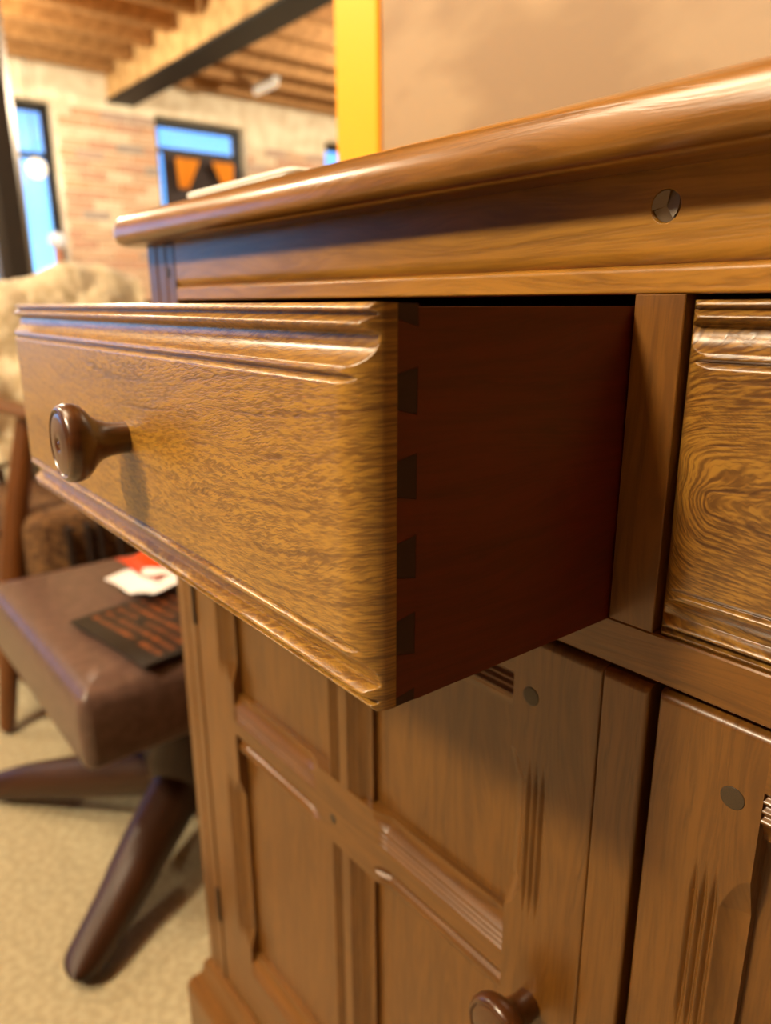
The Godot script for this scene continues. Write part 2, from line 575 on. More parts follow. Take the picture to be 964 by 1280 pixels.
# ------------------------------------------------------------------ room
func room() -> void:
	var plaster := mottled(Color(0.86, 0.79, 0.69), Color(0.93, 0.88, 0.79), 0.012, 0.9, 1.2, 0.15, 3)
	var low_bounce := mottled(Color(0.30, 0.22, 0.16), Color(0.38, 0.28, 0.20), 0.012, 0.9, 1.2, 0.0, 4)  # for the unseen walls, coloured dark to cut bounced light
	var carpet := mottled(Color(0.61, 0.56, 0.44), Color(0.67, 0.62, 0.50), 0.05, 0.95, 0.4, 0.3, 9)
	struct("floor", box(Vector3(WX - 0.3, FLOOR - 0.1, -6.8), Vector3(3.6, FLOOR, 4.8), 0.0), carpet, "beige mottled carpet of the showroom", "floor")
	var board := mottled(Color(0.72, 0.53, 0.29), Color(0.84, 0.66, 0.40), 0.01, 0.75, 0.9, 0.0, 14)
	var ceil_ := struct("ceiling", box(Vector3(WX - 0.3, CEIL, -6.8), Vector3(3.6, CEIL + 0.12, 4.8), 0.0), board, "golden timber boarded ceiling above the joists", "ceiling")
	var jm := mottled(Color(0.58, 0.41, 0.23), Color(0.68, 0.50, 0.30), 0.015, 0.75, 0.6, 0.0, 15)
	var j1 := box(Vector3(-0.035, 1.72, -2.16), Vector3(0.035, CEIL, 4.5), 0.004, 2)
	var j2 := box(Vector3(-0.035, 1.72, -6.5), Vector3(0.035, CEIL, -2.42), 0.004, 2)
	for k in 24:
		for m in [j1, j2]:
			part("joist", m, jm, ceil_).position = Vector3(WX + 0.2 + k * 0.38, 0, 0)
	# left wall with four openings: z ranges [from, to], sill and head
	var wm := MB.new()
	var open := [[-5.4, -4.32, 0.1, 1.52], [-3.44, -2.58, 0.1, 1.52], [-1.76, -0.35, -0.1, 1.50], [0.7, 3.9, -0.1, 1.6]]
	var z := -6.8
	for o in open:
		wm.box(Vector3(WX - 0.3, FLOOR, z), Vector3(WX, CEIL, o[0]), 0.0)
		wm.box(Vector3(WX - 0.3, FLOOR, o[0]), Vector3(WX, o[2], o[1]), 0.0)
		wm.box(Vector3(WX - 0.3, o[3], o[0]), Vector3(WX, CEIL, o[1]), 0.0)
		z = o[1]
	wm.box(Vector3(WX - 0.3, FLOOR, z), Vector3(WX, CEIL, 4.8), 0.0)
	var wall := struct("wall_left", wm.done(), plaster, "brick wall with limewashed top and dark framed windows", "wall")
	# bricks of the two piers in view
	var rng := RandomNumberGenerator.new()
	rng.seed = 4
	var tones := []
	for c in [Color(0.83, 0.63, 0.50), Color(0.79, 0.60, 0.50), Color(0.85, 0.70, 0.58), Color(0.74, 0.62, 0.56), Color(0.90, 0.82, 0.71), Color(0.67, 0.60, 0.57)]:
		tones.append(mottled(c.darkened(0.12), c.lightened(0.12), 0.02, 0.9, 0.25, 0.1, 20 + tones.size()))
	for pier in [[-2.57, -1.77, -0.1, 1.52], [-4.31, -3.45, 0.7, 1.40]]:
		var y: float = pier[2]
		var course := 0
		while y + 0.065 < pier[3]:
			var x: float = pier[0] - (0.11 if course % 2 else 0.0)
			while x < pier[1] - 0.03:
				var a := maxf(x, pier[0])
				var b := minf(x + 0.215, pier[1])
				if b - a > 0.05:
					var mt = tones[[0, 0, 1, 1, 2, 2, 2, 3, 4, 5][rng.randi() % 10]]
					if course in [9, 10, 18] and rng.randf() < 0.6:
						mt = tones[4]
					var pb := part("brick", box(Vector3(-0.09, 0, a), Vector3(0.012, 0.064, b), 0.005, 2), mt, wall)
					pb.position = Vector3(WX + rng.randf_range(-0.004, 0.006), y, 0)
				x += 0.226
			y += 0.076
			course += 1
	struct("wall_back", box(Vector3(WX - 0.3, FLOOR, -6.8), Vector3(3.6, CEIL, -6.5), 0.0), plaster, "limewashed rear wall of the showroom", "wall")
	struct("wall_right", box(Vector3(3.3, FLOOR, -6.8), Vector3(3.6, CEIL, 4.8), 0.0), low_bounce, "unseen right wall of the showroom, coloured dark to cut bounce light", "wall")
	struct("wall_front", box(Vector3(WX - 0.3, FLOOR, 4.5), Vector3(3.6, CEIL, 4.8), 0.0), low_bounce, "unseen wall behind the viewer, coloured dark to cut bounce light", "wall")
	# windows
	var fm := plain(Color(0.035, 0.035, 0.045), 0.5)
	var glass := StandardMaterial3D.new()
	glass.transparency = BaseMaterial3D.TRANSPARENCY_ALPHA
	glass.albedo_color = Color(0.9, 0.95, 1.0, 0.08)
	glass.roughness = 0.03
	var labels := ["dark framed window partly hidden by the yellow upright", "dark framed window with blue daylight above two yellow curtains", "tall dark framed window with blue panes beside the steel post", "wide showroom window out of view to the left"]
	var mull := [[], [], [-1.25, -0.8], [1.5, 2.3, 3.1]]
	var bars := [[1.28], [1.28], [1.12], [1.2]]
	for k in 4:
		var o = open[3 - k]
		var fb := MB.new()
		var xa := WX - 0.17
		var xb := WX - 0.10
		var w := 0.06
		fb.box(Vector3(xa, o[2], o[0]), Vector3(xb, o[3], o[0] + w), 0.004)
		fb.box(Vector3(xa, o[2], o[1] - w), Vector3(xb, o[3], o[1]), 0.004)
		fb.box(Vector3(xa, o[2], o[0] + w), Vector3(xb, o[2] + w, o[1] - w), 0.004)
		fb.box(Vector3(xa, o[3] - w, o[0] + w), Vector3(xb, o[3], o[1] - w), 0.004)
		for mz in mull[3 - k]:
			fb.box(Vector3(xa, o[2] + w, mz - 0.02), Vector3(xb, o[3] - w, mz + 0.02), 0.003)
		for by in bars[3 - k]:
			fb.box(Vector3(xa + 0.01, by - 0.02, o[0] + w), Vector3(xb - 0.01, by + 0.02, o[1] - w), 0.003)
		var win := struct("window_%d" % (k + 1), fb.done(), fm, labels[3 - k], "window")
		part("pane", box(Vector3(WX - 0.14, o[2] + w, o[0] + w), Vector3(WX - 0.135, o[3] - w, o[1] - w), 0.0), glass, win)

# ------------------------------------------------------------------ the sideboard
func drawer_profile(d: float) -> float:   # depth of the drawer front's edge moulding at d from its long edge
	if d < 0.0022:
		var e := (0.0022 - d) / 0.0022
		return -0.0048 - 0.0016 * e * e
	if d < 0.0047:
		return -0.0048 - 0.0026 * sin(PI * (d - 0.0022) / 0.0025)
	if d < 0.0082:
		return -0.0048 + 0.0022 * sin(PI * (d - 0.0047) / 0.0035)
	if d < 0.0098:
		return -0.0048 - 0.0030 * sin(PI * 0.5 * (d - 0.0082) / 0.0016)
	if d < 0.0195:   # hollow
		var e := (d - 0.0098) / 0.0097
		return -0.0078 + 0.0070 * e * e * (0.6 + 0.4 * e)
	if d < 0.0215:
		var e := (d - 0.0195) / 0.0020
		return -0.0008 + 0.0006 * sin(PI * 0.5 * e)
	if d < 0.0230:
		return -0.0002 - 0.0024 * (d - 0.0215) / 0.0015
	if d < 0.0252:
		var e := (d - 0.0230) / 0.0022
		return -0.0026 * (1.0 - e) * (1.0 - 0.25 * e)
	return 0.0

const DW := 0.4505   # drawer front width
const DH := 0.140

func drawer_front() -> ArrayMesh:
	var b := MB.new()
	var xs := steps(-DW, 0.0, 0.0006, 0.02, 0.024)
	var ys := PackedFloat32Array()
	var y := -DH
	while y < -1e-6:
		ys.push_back(y)
		var d := minf(-y, y + DH)
		y += 0.00035 if d < 0.0265 else minf(0.006, maxf(0.0004, -0.0265 - y))
	ys.push_back(0.0)
	var h := func(px: float, py: float) -> float:
		var d := minf(-py, py + DH)
		var e := minf(-px, px + DW)
		var end := 0.0
		var r := 0.0148
		if e < r:
			var q := (r - e) / r
			end = -0.0135 * (1.0 - sqrt(maxf(0.0, 1.0 - q * q)))
		return minf(drawer_profile(d), end)
	b.relief(xs, ys, h, -0.0136, false, Vector2(DW, DH))
	return b.done()

func knob_mesh() -> ArrayMesh:
	var b := MB.new()
	var p := []
	for q in [[0.0086, -0.001], [0.0086, 0.003], [0.0087, 0.0050], [0.0090, 0.0080], [0.0097, 0.0110], [0.0112, 0.0140], [0.0138, 0.0168], [0.0170, 0.0192], [0.0194, 0.0216], [0.0205, 0.0244], [0.0207, 0.0270], [0.0200, 0.0294], [0.0190, 0.0306], [0.0180, 0.0312], [0.0174, 0.0311], [0.0170, 0.0302], [0.0166, 0.0299], [0.0160, 0.0303], [0.0154, 0.0310], [0.0130, 0.0314], [0.0080, 0.0318], [0.0042, 0.0320], [0.0032, 0.0310], [0.0024, 0.0308], [0.0014, 0.0316], [0.0, 0.0319]]:
		p.append(Vector2(q[0], q[1]))
	b.lathe(p, 40)
	return b.done()

const PINS := [[0.0, 0.0073, 0.0, 0.0051], [0.0200, 0.0355, 0.0217, 0.0333], [0.0483, 0.0642, 0.0500, 0.0622], [0.0767, 0.0926, 0.0784, 0.0908], [0.1051, 0.1215, 0.1068, 0.1196], [0.1350, 0.1400, 0.1366, 0.1400]]

func drawer(parent: Node3D, at: Vector3, mat: Material, label: String) -> MeshInstance3D:
	# local: x = 0 at the right side, y = 0 at the top, z = 0 at the front's field
	var d := part("drawer", drawer_front(), mat, parent, label)
	d.position = at
	var zr := -0.0222      # back of the front board
	var zf := -0.0136
	# tails between the pins
	for sd in [0, 1]:
		var poly := PackedVector2Array()
		poly.push_back(Vector2(-0.40, -DH))
		poly.push_back(Vector2(-0.40, -0.0012))
		var ylast := 0.0
		for k in PINS.size():
			var p = PINS[k]
			if k > 0:
				poly.push_back(Vector2(zf, -p[2]))
				poly.push_back(Vector2(zr, -p[0]))
			else:
				poly.push_back(Vector2(zr, -0.0012))
			if k < PINS.size() - 1:
				poly.push_back(Vector2(zr, -p[1]))
				poly.push_back(Vector2(zf, -p[3]))
			else:
				poly.push_back(Vector2(zr, -DH))
		var b := MB.new()
		if sd == 0:
			b.prism_x(poly, -0.0125, 0.0, 2, Vector2(0.42, 0.16))
		else:
			b.prism_x(poly, -DW, -DW + 0.0125, 2, Vector2(0.42, 0.16))
		part("drawer_side", b.done(), M.side, d, "smooth reddish brown drawer side")
		for p in PINS:
			var q := PackedVector2Array([Vector2(zf - 0.0001, -p[2] - 0.0002), Vector2(zr, -p[0] - 0.0002), Vector2(zr, -p[1] + 0.0002), Vector2(zf - 0.0001, -p[3] + 0.0002)])
			var c := MB.new()
			if sd == 0:
				c.prism_x(q, -0.012, -0.0001, 2)
			else:
				c.prism_x(q, -DW + 0.0001, -DW + 0.012, 2)
			part("dovetail_pin", c.done(), M.pin, d, "dark end grain dovetail pin")
	part("front_core", box(Vector3(-DW + 0.0128, -DH + 0.0005, zr), Vector3(-0.0128, -0.0006, zf - 0.0001), 0.0005, 0), M.elm, d)
	part("drawer_back", box(Vector3(-DW + 0.0128, -DH + 0.012, -0.398), Vector3(-0.0128, -0.004, -0.386), 0.001, 0), M.side, d)
	part("drawer_bottom", box(Vector3(-DW + 0.0128, -DH + 0.006, -0.385), Vector3(-0.0128, -DH + 0.011, zr - 0.0002), 0.0005, 0), M.side, d)
	var kn := part("knob", knob_mesh(), M.knob, d, "turned dark wooden knob with a ringed face")
	kn.position = Vector3(-DW * 0.5 + 0.009, -0.0700, -0.0005)
	kn.scale.z = 1.12
	return d

# edge moulding of stiles and rails: t is the distance from the edge towards the panel, s is 1 along its run and falls below 0 where it stops
func edge_cut(t: float, s: float) -> float:
	var out := 0.0
	if t < 0.0112:
		out = minf(out, -maxf(0.0, 0.0062 * (1.0 - pow(t / 0.0112, 2.0)) - 0.0062 * (1.0 - s)))
	for g in [0.0140, 0.0185, 0.0230]:
		out = minf(out, -maxf(0.0, 0.0025 * s - absf(t - g) * 1.25))
	return out

func run(y: float, a: float, b: float, r: float) -> float:   # 1 between a and b, falling off linearly over r at both ends, inside
	return clampf(minf(y - a, b - y) / r, 0.0, 1.0)

func round_end(d: float, r: float) -> float:
	return 0.0 if d >= r else -r * (1.0 - sqrt(maxf(0.0, 1.0 - pow((r - d) / r, 2.0))))

func stile(xa: float, xb: float, inner_right: bool, ya: float, yb: float, runs: Array) -> ArrayMesh:
	var b := MB.new()
	var xs := PackedFloat32Array()
	var w := xb - xa
	var n := 12
	for k in int(0.028 / 0.0005) + 1:
		xs.push_back(k * 0.0005)
	for k in range(1, n):
		xs.push_back(0.028 + (w - 0.032) * k / n)
	for k in 9:
		xs.push_back(w - 0.004 + k * 0.0005)
	if inner_right:
		var r := PackedFloat32Array()
		for k in xs.size():
			r.push_back(xb - xs[xs.size() - 1 - k])
		xs = r
	else:
		for k in xs.size():
			xs[k] += xa
	var ys := PackedFloat32Array()
	var y := ya
	while y < yb - 1e-6:
		ys.push_back(y)
		var fine := y > yb - 0.008 or y < ya + 0.004
		for q in runs:
			if absf(y - q[0] - 0.012) < 0.014 or absf(y - q[1] + 0.012) < 0.014:
				fine = true
		y += 0.0008 if fine else 0.002
	ys.push_back(yb)
	var h := func(px: float, py: float) -> float:
		var t := (xb - px) if inner_right else (px - xa)
		var o := (px - xa) if inner_right else (xb - px)
		var z := 0.0
		for q in runs:
			if py > q[0] and py < q[1]:
				z = minf(z, edge_cut(t, run(py, q[0], q[1], 0.02)))
		z = minf(z, round_end(yb - py, 0.0045))
		return minf(z, round_end(o, 0.002))
	b.relief(xs, ys, h, -0.020, true, Vector2(0.8, 0.05 + fposmod(xa * 1.7, 0.15) - xa))
	return b.done()

func moulded_rail(xa: float, xb: float, ya: float, yb: float, top: bool, bottom: bool, runs: Array, soft_top := 0.0) -> ArrayMesh:
	var b := MB.new()
	var ys := PackedFloat32Array()
	var n := int((yb - ya) / 0.0006)
	for k in n + 1:
		ys.push_back(ya + (yb - ya) * k / n)
	var xs := PackedFloat32Array()
	var x := xa
	while x < xb - 1e-6:
		xs.push_back(x)
		var fine := false
		for q in runs:
			if absf(x - q[0] - 0.008) < 0.012 or absf(x - q[1] + 0.008) < 0.012:
				fine = true
		x += 0.001 if fine else 0.008
	xs.push_back(xb)
	var h := func(px: float, py: float) -> float:
		var z := 0.0
		for q in runs:
			if px > q[0] and px < q[1]:
				var s := run(px, q[0], q[1], 0.016)
				if top:
					z = minf(z, edge_cut(yb - py, s))
				if bottom:
					var t := py - ya
					if yb - ya > 0.055 and top:   # a bead along the lower edge with a cove above it
						var zz := 0.0
						if t < 0.0085:
							zz = -0.0060 + 0.0035 * sin(PI * clampf((t + 0.0015) / 0.0115, 0.0, 1.0))
						elif t < 0.0200:
							zz = -0.0062 * (1.0 - pow((t - 0.0085) / 0.0115, 2.0))
						z = minf(z, minf(0.0, zz + 0.0062 * (1.0 - s)))
					else:
						z = minf(z, edge_cut(t, s))
		if soft_top > 0.0:
			z = minf(z, round_end(yb - py, soft_top))
		return z
	b.relief(xs, ys, h, -0.020, false, Vector2(0.2 - xa, ya * 2.0 + 3.0))
	return b.done()

func muntin(xa: float, xb: float, ya: float, yb: float) -> ArrayMesh:
	var b := MB.new()
	var xs := PackedFloat32Array()
	var n := int((xb - xa) / 0.0005)
	for k in n + 1:
		xs.push_back(xa + (xb - xa) * k / n)
	var h := func(px: float, _py: float) -> float:
		return minf(edge_cut((px - xa) * 1.1, 1.0), edge_cut((xb - px) * 1.1, 1.0))
	b.relief(xs, PackedFloat32Array([ya, (ya + yb) * 0.5, yb]), h, -0.020, true, Vector2(0.70, 0.1 - xa))
	return b.done()

func peg(parent: Node3D, x: float, y: float, z: float, r := 0.0054, cut := 0.0) -> void:
	var b := MB.new()
	if cut > 0.0:   # a peg end pared in three facets, at the bottom of its hole
		var facets := [[1.35, 3.35, Vector3(0.30, -0.12, 1.0)], [3.35, 5.4, Vector3(0.05, -0.55, 1.0)], [5.4, 7.633, Vector3(-0.16, 0.30, 1.0)]]
		for f in facets:
			var nrm: Vector3 = f[2].normalized()
			var ids := [b.vert(Vector3(0, 0, 0), nrm, Vector2.ZERO)]
			for k in 13:
				var a: float = lerpf(f[0], f[1], k / 12.0)
				var p := Vector3(cos(a) * r, sin(a) * r, 0)
				p.z = clampf(-(nrm.x * p.x + nrm.y * p.y) / nrm.z, -0.0012, 0.0012)
				ids.append(b.vert(p, nrm, Vector2(p.x, p.y)))
			for k in range(1, 13):
				b.tri(ids[0], ids[k], ids[k + 1])
		b.lathe([Vector2(r, -0.006), Vector2(r, -0.0011)], 32)
	else:
		b.lathe([Vector2(r, -0.003), Vector2(r, 0.0001), Vector2(r - 0.0004, 0.0003), Vector2(0, 0.0004)], 28)
	part("peg", b.done(), M.peg_cut if cut > 0.0 else M.peg, parent, "grey brown wooden peg end").position = Vector3(x, y, z)

const R_TOP := [-0.215, -0.165]
const R_MID := [-0.412, -0.352]
const R_BOT := [-0.740, -0.656]

func door(parent: Node3D, xa: float, xb: float, label: String, flip: bool) -> void:
	# xa..xb is the door; the knob stands on the stile that meets the other door
	var wl := 0.067
	var wr := 0.054
	if flip:
		wl = 0.0490
		wr = 0.067
	var il := xa + wl
	var ir := xb - wr
	var mid := (il + ir) * 0.5 + (0.007 if not flip else -0.007)
	var ma := mid - 0.028
	var mb := mid + 0.028
	var d := part("door", box(Vector3(xa + 0.004, R_BOT[0] + 0.004, -0.026), Vector3(xb - 0.004, R_TOP[1] - 0.004, -0.0205), 0.001, 1), M.elm, parent, label)
	d.position.z = -0.001
	var runs := [[-0.6467, -0.4424], [-0.3405, -0.2344]]
	part("stile", stile(xa, il, true, R_BOT[0], R_TOP[1], runs), M.elm, d)
	part("stile", stile(ir, xb, false, R_BOT[0], R_TOP[1], runs), M.elm, d)
	part("rail", moulded_rail(il, ir, R_TOP[0], R_TOP[1], false, true, [[il - 0.02, ir + 0.02]], 0.0045), M.elm, d)
	part("rail", moulded_rail(il, ir, R_MID[0], R_MID[1], true, true, [[il - 0.02, ma - 0.006], [mb + 0.006, ir + 0.02]]), M.elm, d)
	part("rail", moulded_rail(il, ir, R_BOT[0], R_BOT[1], true, false, [[il - 0.02, ir + 0.02]]), M.elm, d)
	part("muntin", muntin(ma, mb, R_MID[1], R_TOP[0]), M.elm, d)
	part("muntin", muntin(ma, mb, R_BOT[1], R_MID[0]), M.elm, d)
	for q in [[il, ma, R_MID[1], R_TOP[0]], [mb, ir, R_MID[1], R_TOP[0]], [il, ma, R_BOT[1], R_MID[0]], [mb, ir, R_BOT[1], R_MID[0]]]:
		part("panel", box(Vector3(q[0] - 0.003, q[2] - 0.003, -0.0200), Vector3(q[1] + 0.003, q[3] + 0.003, -0.0105), 0.0003, 1, Vector2(1.3, 0.03 - q[0] + (0.10 if q[2] < -0.5 else 0.0) + (0.03 if q[0] > ma else 0.0))), M.elm, d)
	peg(d, mid - 0.016, (R_MID[0] + R_MID[1]) * 0.5 - 0.008, 0.0, 0.0042)
	for sx in [il - 0.012, ir + 0.012]:
		peg(d, sx, -0.1990, 0.0, 0.0052)
	var kn := part("knob", knob_mesh(), M.knob, d, "turned dark wooden knob with a ringed face")
	kn.position = Vector3(ir + 0.022 if not flip else il - 0.022, -0.3970, 0)

func sideboard() -> void:
	var s := thing("sideboard", "brown elm sideboard with moulded panelled doors, one drawer pulled out", "sideboard")
	var X0 := -0.155
	var X1 := 0.859
	var XM := 0.352
	# carcass
	part("end_panel", box(Vector3(X0, -0.745, -0.45), Vector3(X0 + 0.018, 0.049, -0.03), 0.001, 1), M.elm, s)
	part("end_panel", box(Vector3(X1 - 0.018, -0.745, -0.45), Vector3(X1, 0.049, -0.03), 0.001, 1), M.elm, s)
	part("back_panel", box(Vector3(X0 + 0.0185, -0.745, -0.45), Vector3(X1 - 0.0185, 0.048, -0.443), 0.0005, 0), M.elm, s)
	part("bottom_board", box(Vector3(X0 + 0.0185, -0.7445, -0.442), Vector3(X1 - 0.0185, -0.735, -0.03), 0.001, 0), M.elm, s)
	part("inner_divider", box(Vector3(XM - 0.009, -0.7345, -0.442), Vector3(XM + 0.009, 0.0, -0.03), 0.001, 1), M.elm, s)
	part("dust_board", box(Vector3(X0 + 0.0185, -0.160, -0.442), Vector3(XM - 0.0095, -0.1425, -0.0225), 0.001, 0), M.elm, s)
	part("dust_board", box(Vector3(XM + 0.0095, -0.160, -0.442), Vector3(X1 - 0.0185, -0.1425, -0.0225), 0.001, 0), M.elm, s)
	# front posts at both ends, with a scratched line
	for e in 2:
		var a := X0 if e == 0 else X1 - 0.0395
		var xs := PackedFloat32Array()
		for k in 80:
			xs.push_back(a + 0.0395 * k / 79.0)
		var line := X0 + 0.0212 if e == 0 else X1 - 0.0212
		var h := func(px: float, _py: float) -> float:
			var z := -maxf(0.0, 0.0022 - absf(px - line) * 1.2)
			return minf(z, minf(round_end(px - a, 0.003), round_end(a + 0.0395 - px, 0.0012)))
		var b := MB.new()
		b.relief(xs, PackedFloat32Array([-0.745, -0.4, 0.0, 0.0495]), h, -0.030, true, Vector2(0.8, 0.1))
		part("post", b.done(), M.elm, s)
		var f := MB.new()
		f.box(Vector3(X0 + 0.040 if e == 0 else X1 - 0.057, -0.138, -0.028), Vector3(X0 + 0.057 if e == 0 else X1 - 0.040, 0.0495, -0.0002), 0.001, 1)
		part("post_filler", f.done(), M.elm, s)
	# top rail with a lit bead along its lower edge
	var ra := X0 + 0.0575
	var rb := X1 - 0.0575
	var ys := PackedFloat32Array()
	for k in 187:
		ys.push_back(0.0035 + 0.0465 * k / 186.0)
	var hr := func(px: float, py: float) -> float:
		if py < 0.0145:
			return round_end(0.0145 - py, 0.0028) + minf(0.0, round_end(py - 0.0035, 0.0012))
		var hole := Vector2(px - 0.3506, py - 0.0360).length()
		if hole < 0.0062:
			return -0.0036 if hole < 0.0058 else -0.0012
		var e := clampf((0.0215 - py) / 0.0070, 0.0, 1.0)   # a cove above the bead
		return -0.0006 - 0.0040 * (1.0 - sqrt(maxf(0.0, 1.0 - e * e)))
	var tr := MB.new()
	var rx := PackedFloat32Array([ra, 0.0, 0.2])
	for k in 70:
		rx.push_back(0.3440 + 0.0132 * k / 69.0)
	rx.push_back(0.5)
	rx.push_back(rb)
	tr.relief(rx, ys, hr, -0.022, false, Vector2(0.11, 0.21))
	part("top_rail", tr.done(), M.rail, s)
	peg(s, 0.3506, 0.0360, -0.0014, 0.0057, 1.0)
	peg(s, X0 + 0.0430, 0.0260, -0.0003, 0.0046)
	part("divider", box(Vector3(0.3410, -0.1390, -0.022), Vector3(0.3630, 0.0034, 0.0), 0.0004, 1, Vector2(0.2, 0.3)), M.elm, s)
	part("drawer_rail", box(Vector3(X0 + 0.0397, -0.1610, -0.022), Vector3(X1 - 0.0397, -0.1390, 0.0), 0.0008, 0, Vector2(0.12, 0.44)), M.elm, s)
	part("meeting_strip", strip_mesh(0.3408, 0.3645), M.elm, s)
	# top board with a bull nose
	var t := MB.new()
	var pr := [Vector2(0.012, 0.0496), Vector2(0.006, 0.0500), Vector2(0.002, 0.0520), Vector2(0.0, 0.0560), Vector2(0.0, 0.0610), Vector2(0.0010, 0.0660), Vector2(0.0035, 0.0705), Vector2(0.0075, 0.0740), Vector2(0.0130, 0.0760), Vector2(0.0200, 0.0768), Vector2(0.026, 0.0770)]
	t.plate(X0 - 0.027, X1 + 0.027, -0.462, 0.0262, 0.028, pr, 10, 0, Vector2(0.22, 0.20))
	part("top_board", t.done(), M.top, s)
	# plinth
	var p := MB.new()
	p.plate(X0 - 0.024, X1 + 0.024, -0.45, 0.024, 0.008, [Vector2(0, FLOOR), Vector2(0, -0.790), Vector2(0.0015, -0.784), Vector2(0.006, -0.778), Vector2(0.013, -0.772), Vector2(0.017, -0.764), Vector2(0.018, -0.754), Vector2(0.021, -0.7475), Vector2(0.024, -0.7455)], 6, 0, Vector2(0.3, 0.2))
	part("plinth", p.done(), M.elm, s)
	# doors and hinges
	door(s, -0.1150, 0.3402, "left door, below the open drawer", false)
	door(s, 0.3688, 0.8190, "right door, mostly out of view", true)
	for y in [-0.2800, -0.6400]:
		var hb := MB.new()
		hb.box(Vector3(-0.1205, y - 0.022, -0.004), Vector3(-0.1140, y + 0.022, 0.0016), 0.0008)
		part("hinge", hb.done(), M.hinge, s, "small dark metal hinge")
	# drawers: the left one is pulled out and stands slightly askew
	var d1 := drawer(s, Vector3.ZERO, M.front1, "drawer pulled half out, showing its dovetailed side")
	var piv := Transform3D(Basis.from_euler(Vector3(-0.0088, -0.0166, 0)), Vector3(0.3400, 0.0, 0.0))
	d1.transform = piv * Transform3D(Basis(), Vector3(0, 0, 0.1378))
	drawer(s, Vector3(0.3637 + DW, 0.0012, 0.0040), M.front2, "closed drawer right of the divider")

func strip_mesh(xa: float, xb: float) -> ArrayMesh:
	var b := MB.new()
	var h := func(px: float, py: float) -> float:
		return minf(round_end(-0.165 - py, 0.0045), minf(round_end(px - xa, 0.0012), round_end(xb - px, 0.002)))
	b.relief(steps(xa, xb, 0.0004, 0.003, 0.0025), steps(-0.74, -0.165, 0.0006, 0.05, 0.006), h, -0.020, true, Vector2(0.79, -0.25))
	return b.done()

# ------------------------------------------------------------------ the wooden screen with the yellow upright behind the sideboard
func screen() -> void:
	var s := thing("wooden_screen", "tall light brown wooden screen with a bright yellow upright behind the sideboard", "screen")
	var veneer := mottled(Color(0.56, 0.45, 0.33), Color(0.63, 0.52, 0.39), 0.006, 0.5, 0.8, 0.0, 31)
	veneer.uv1_scale = Vector3(1.0, 2.2, 1.0)
	part("panel", box(Vector3(-0.438, FLOOR + 0.04, -0.522), Vector3(1.4, 1.5, -0.502), 0.002, 1), veneer, s)
	part("upright", box(Vector3(-0.546, FLOOR, -0.545), Vector3(-0.4385, 1.5, -0.495), 0.004, 1), plain(Color(1.0, 0.65, 0.02), 0.45), s, "bright yellow painted upright")
	part("foot_rail", box(Vector3(-0.438, FLOOR, -0.535), Vector3(1.4, FLOOR + 0.04, -0.495), 0.002, 0), veneer, s)

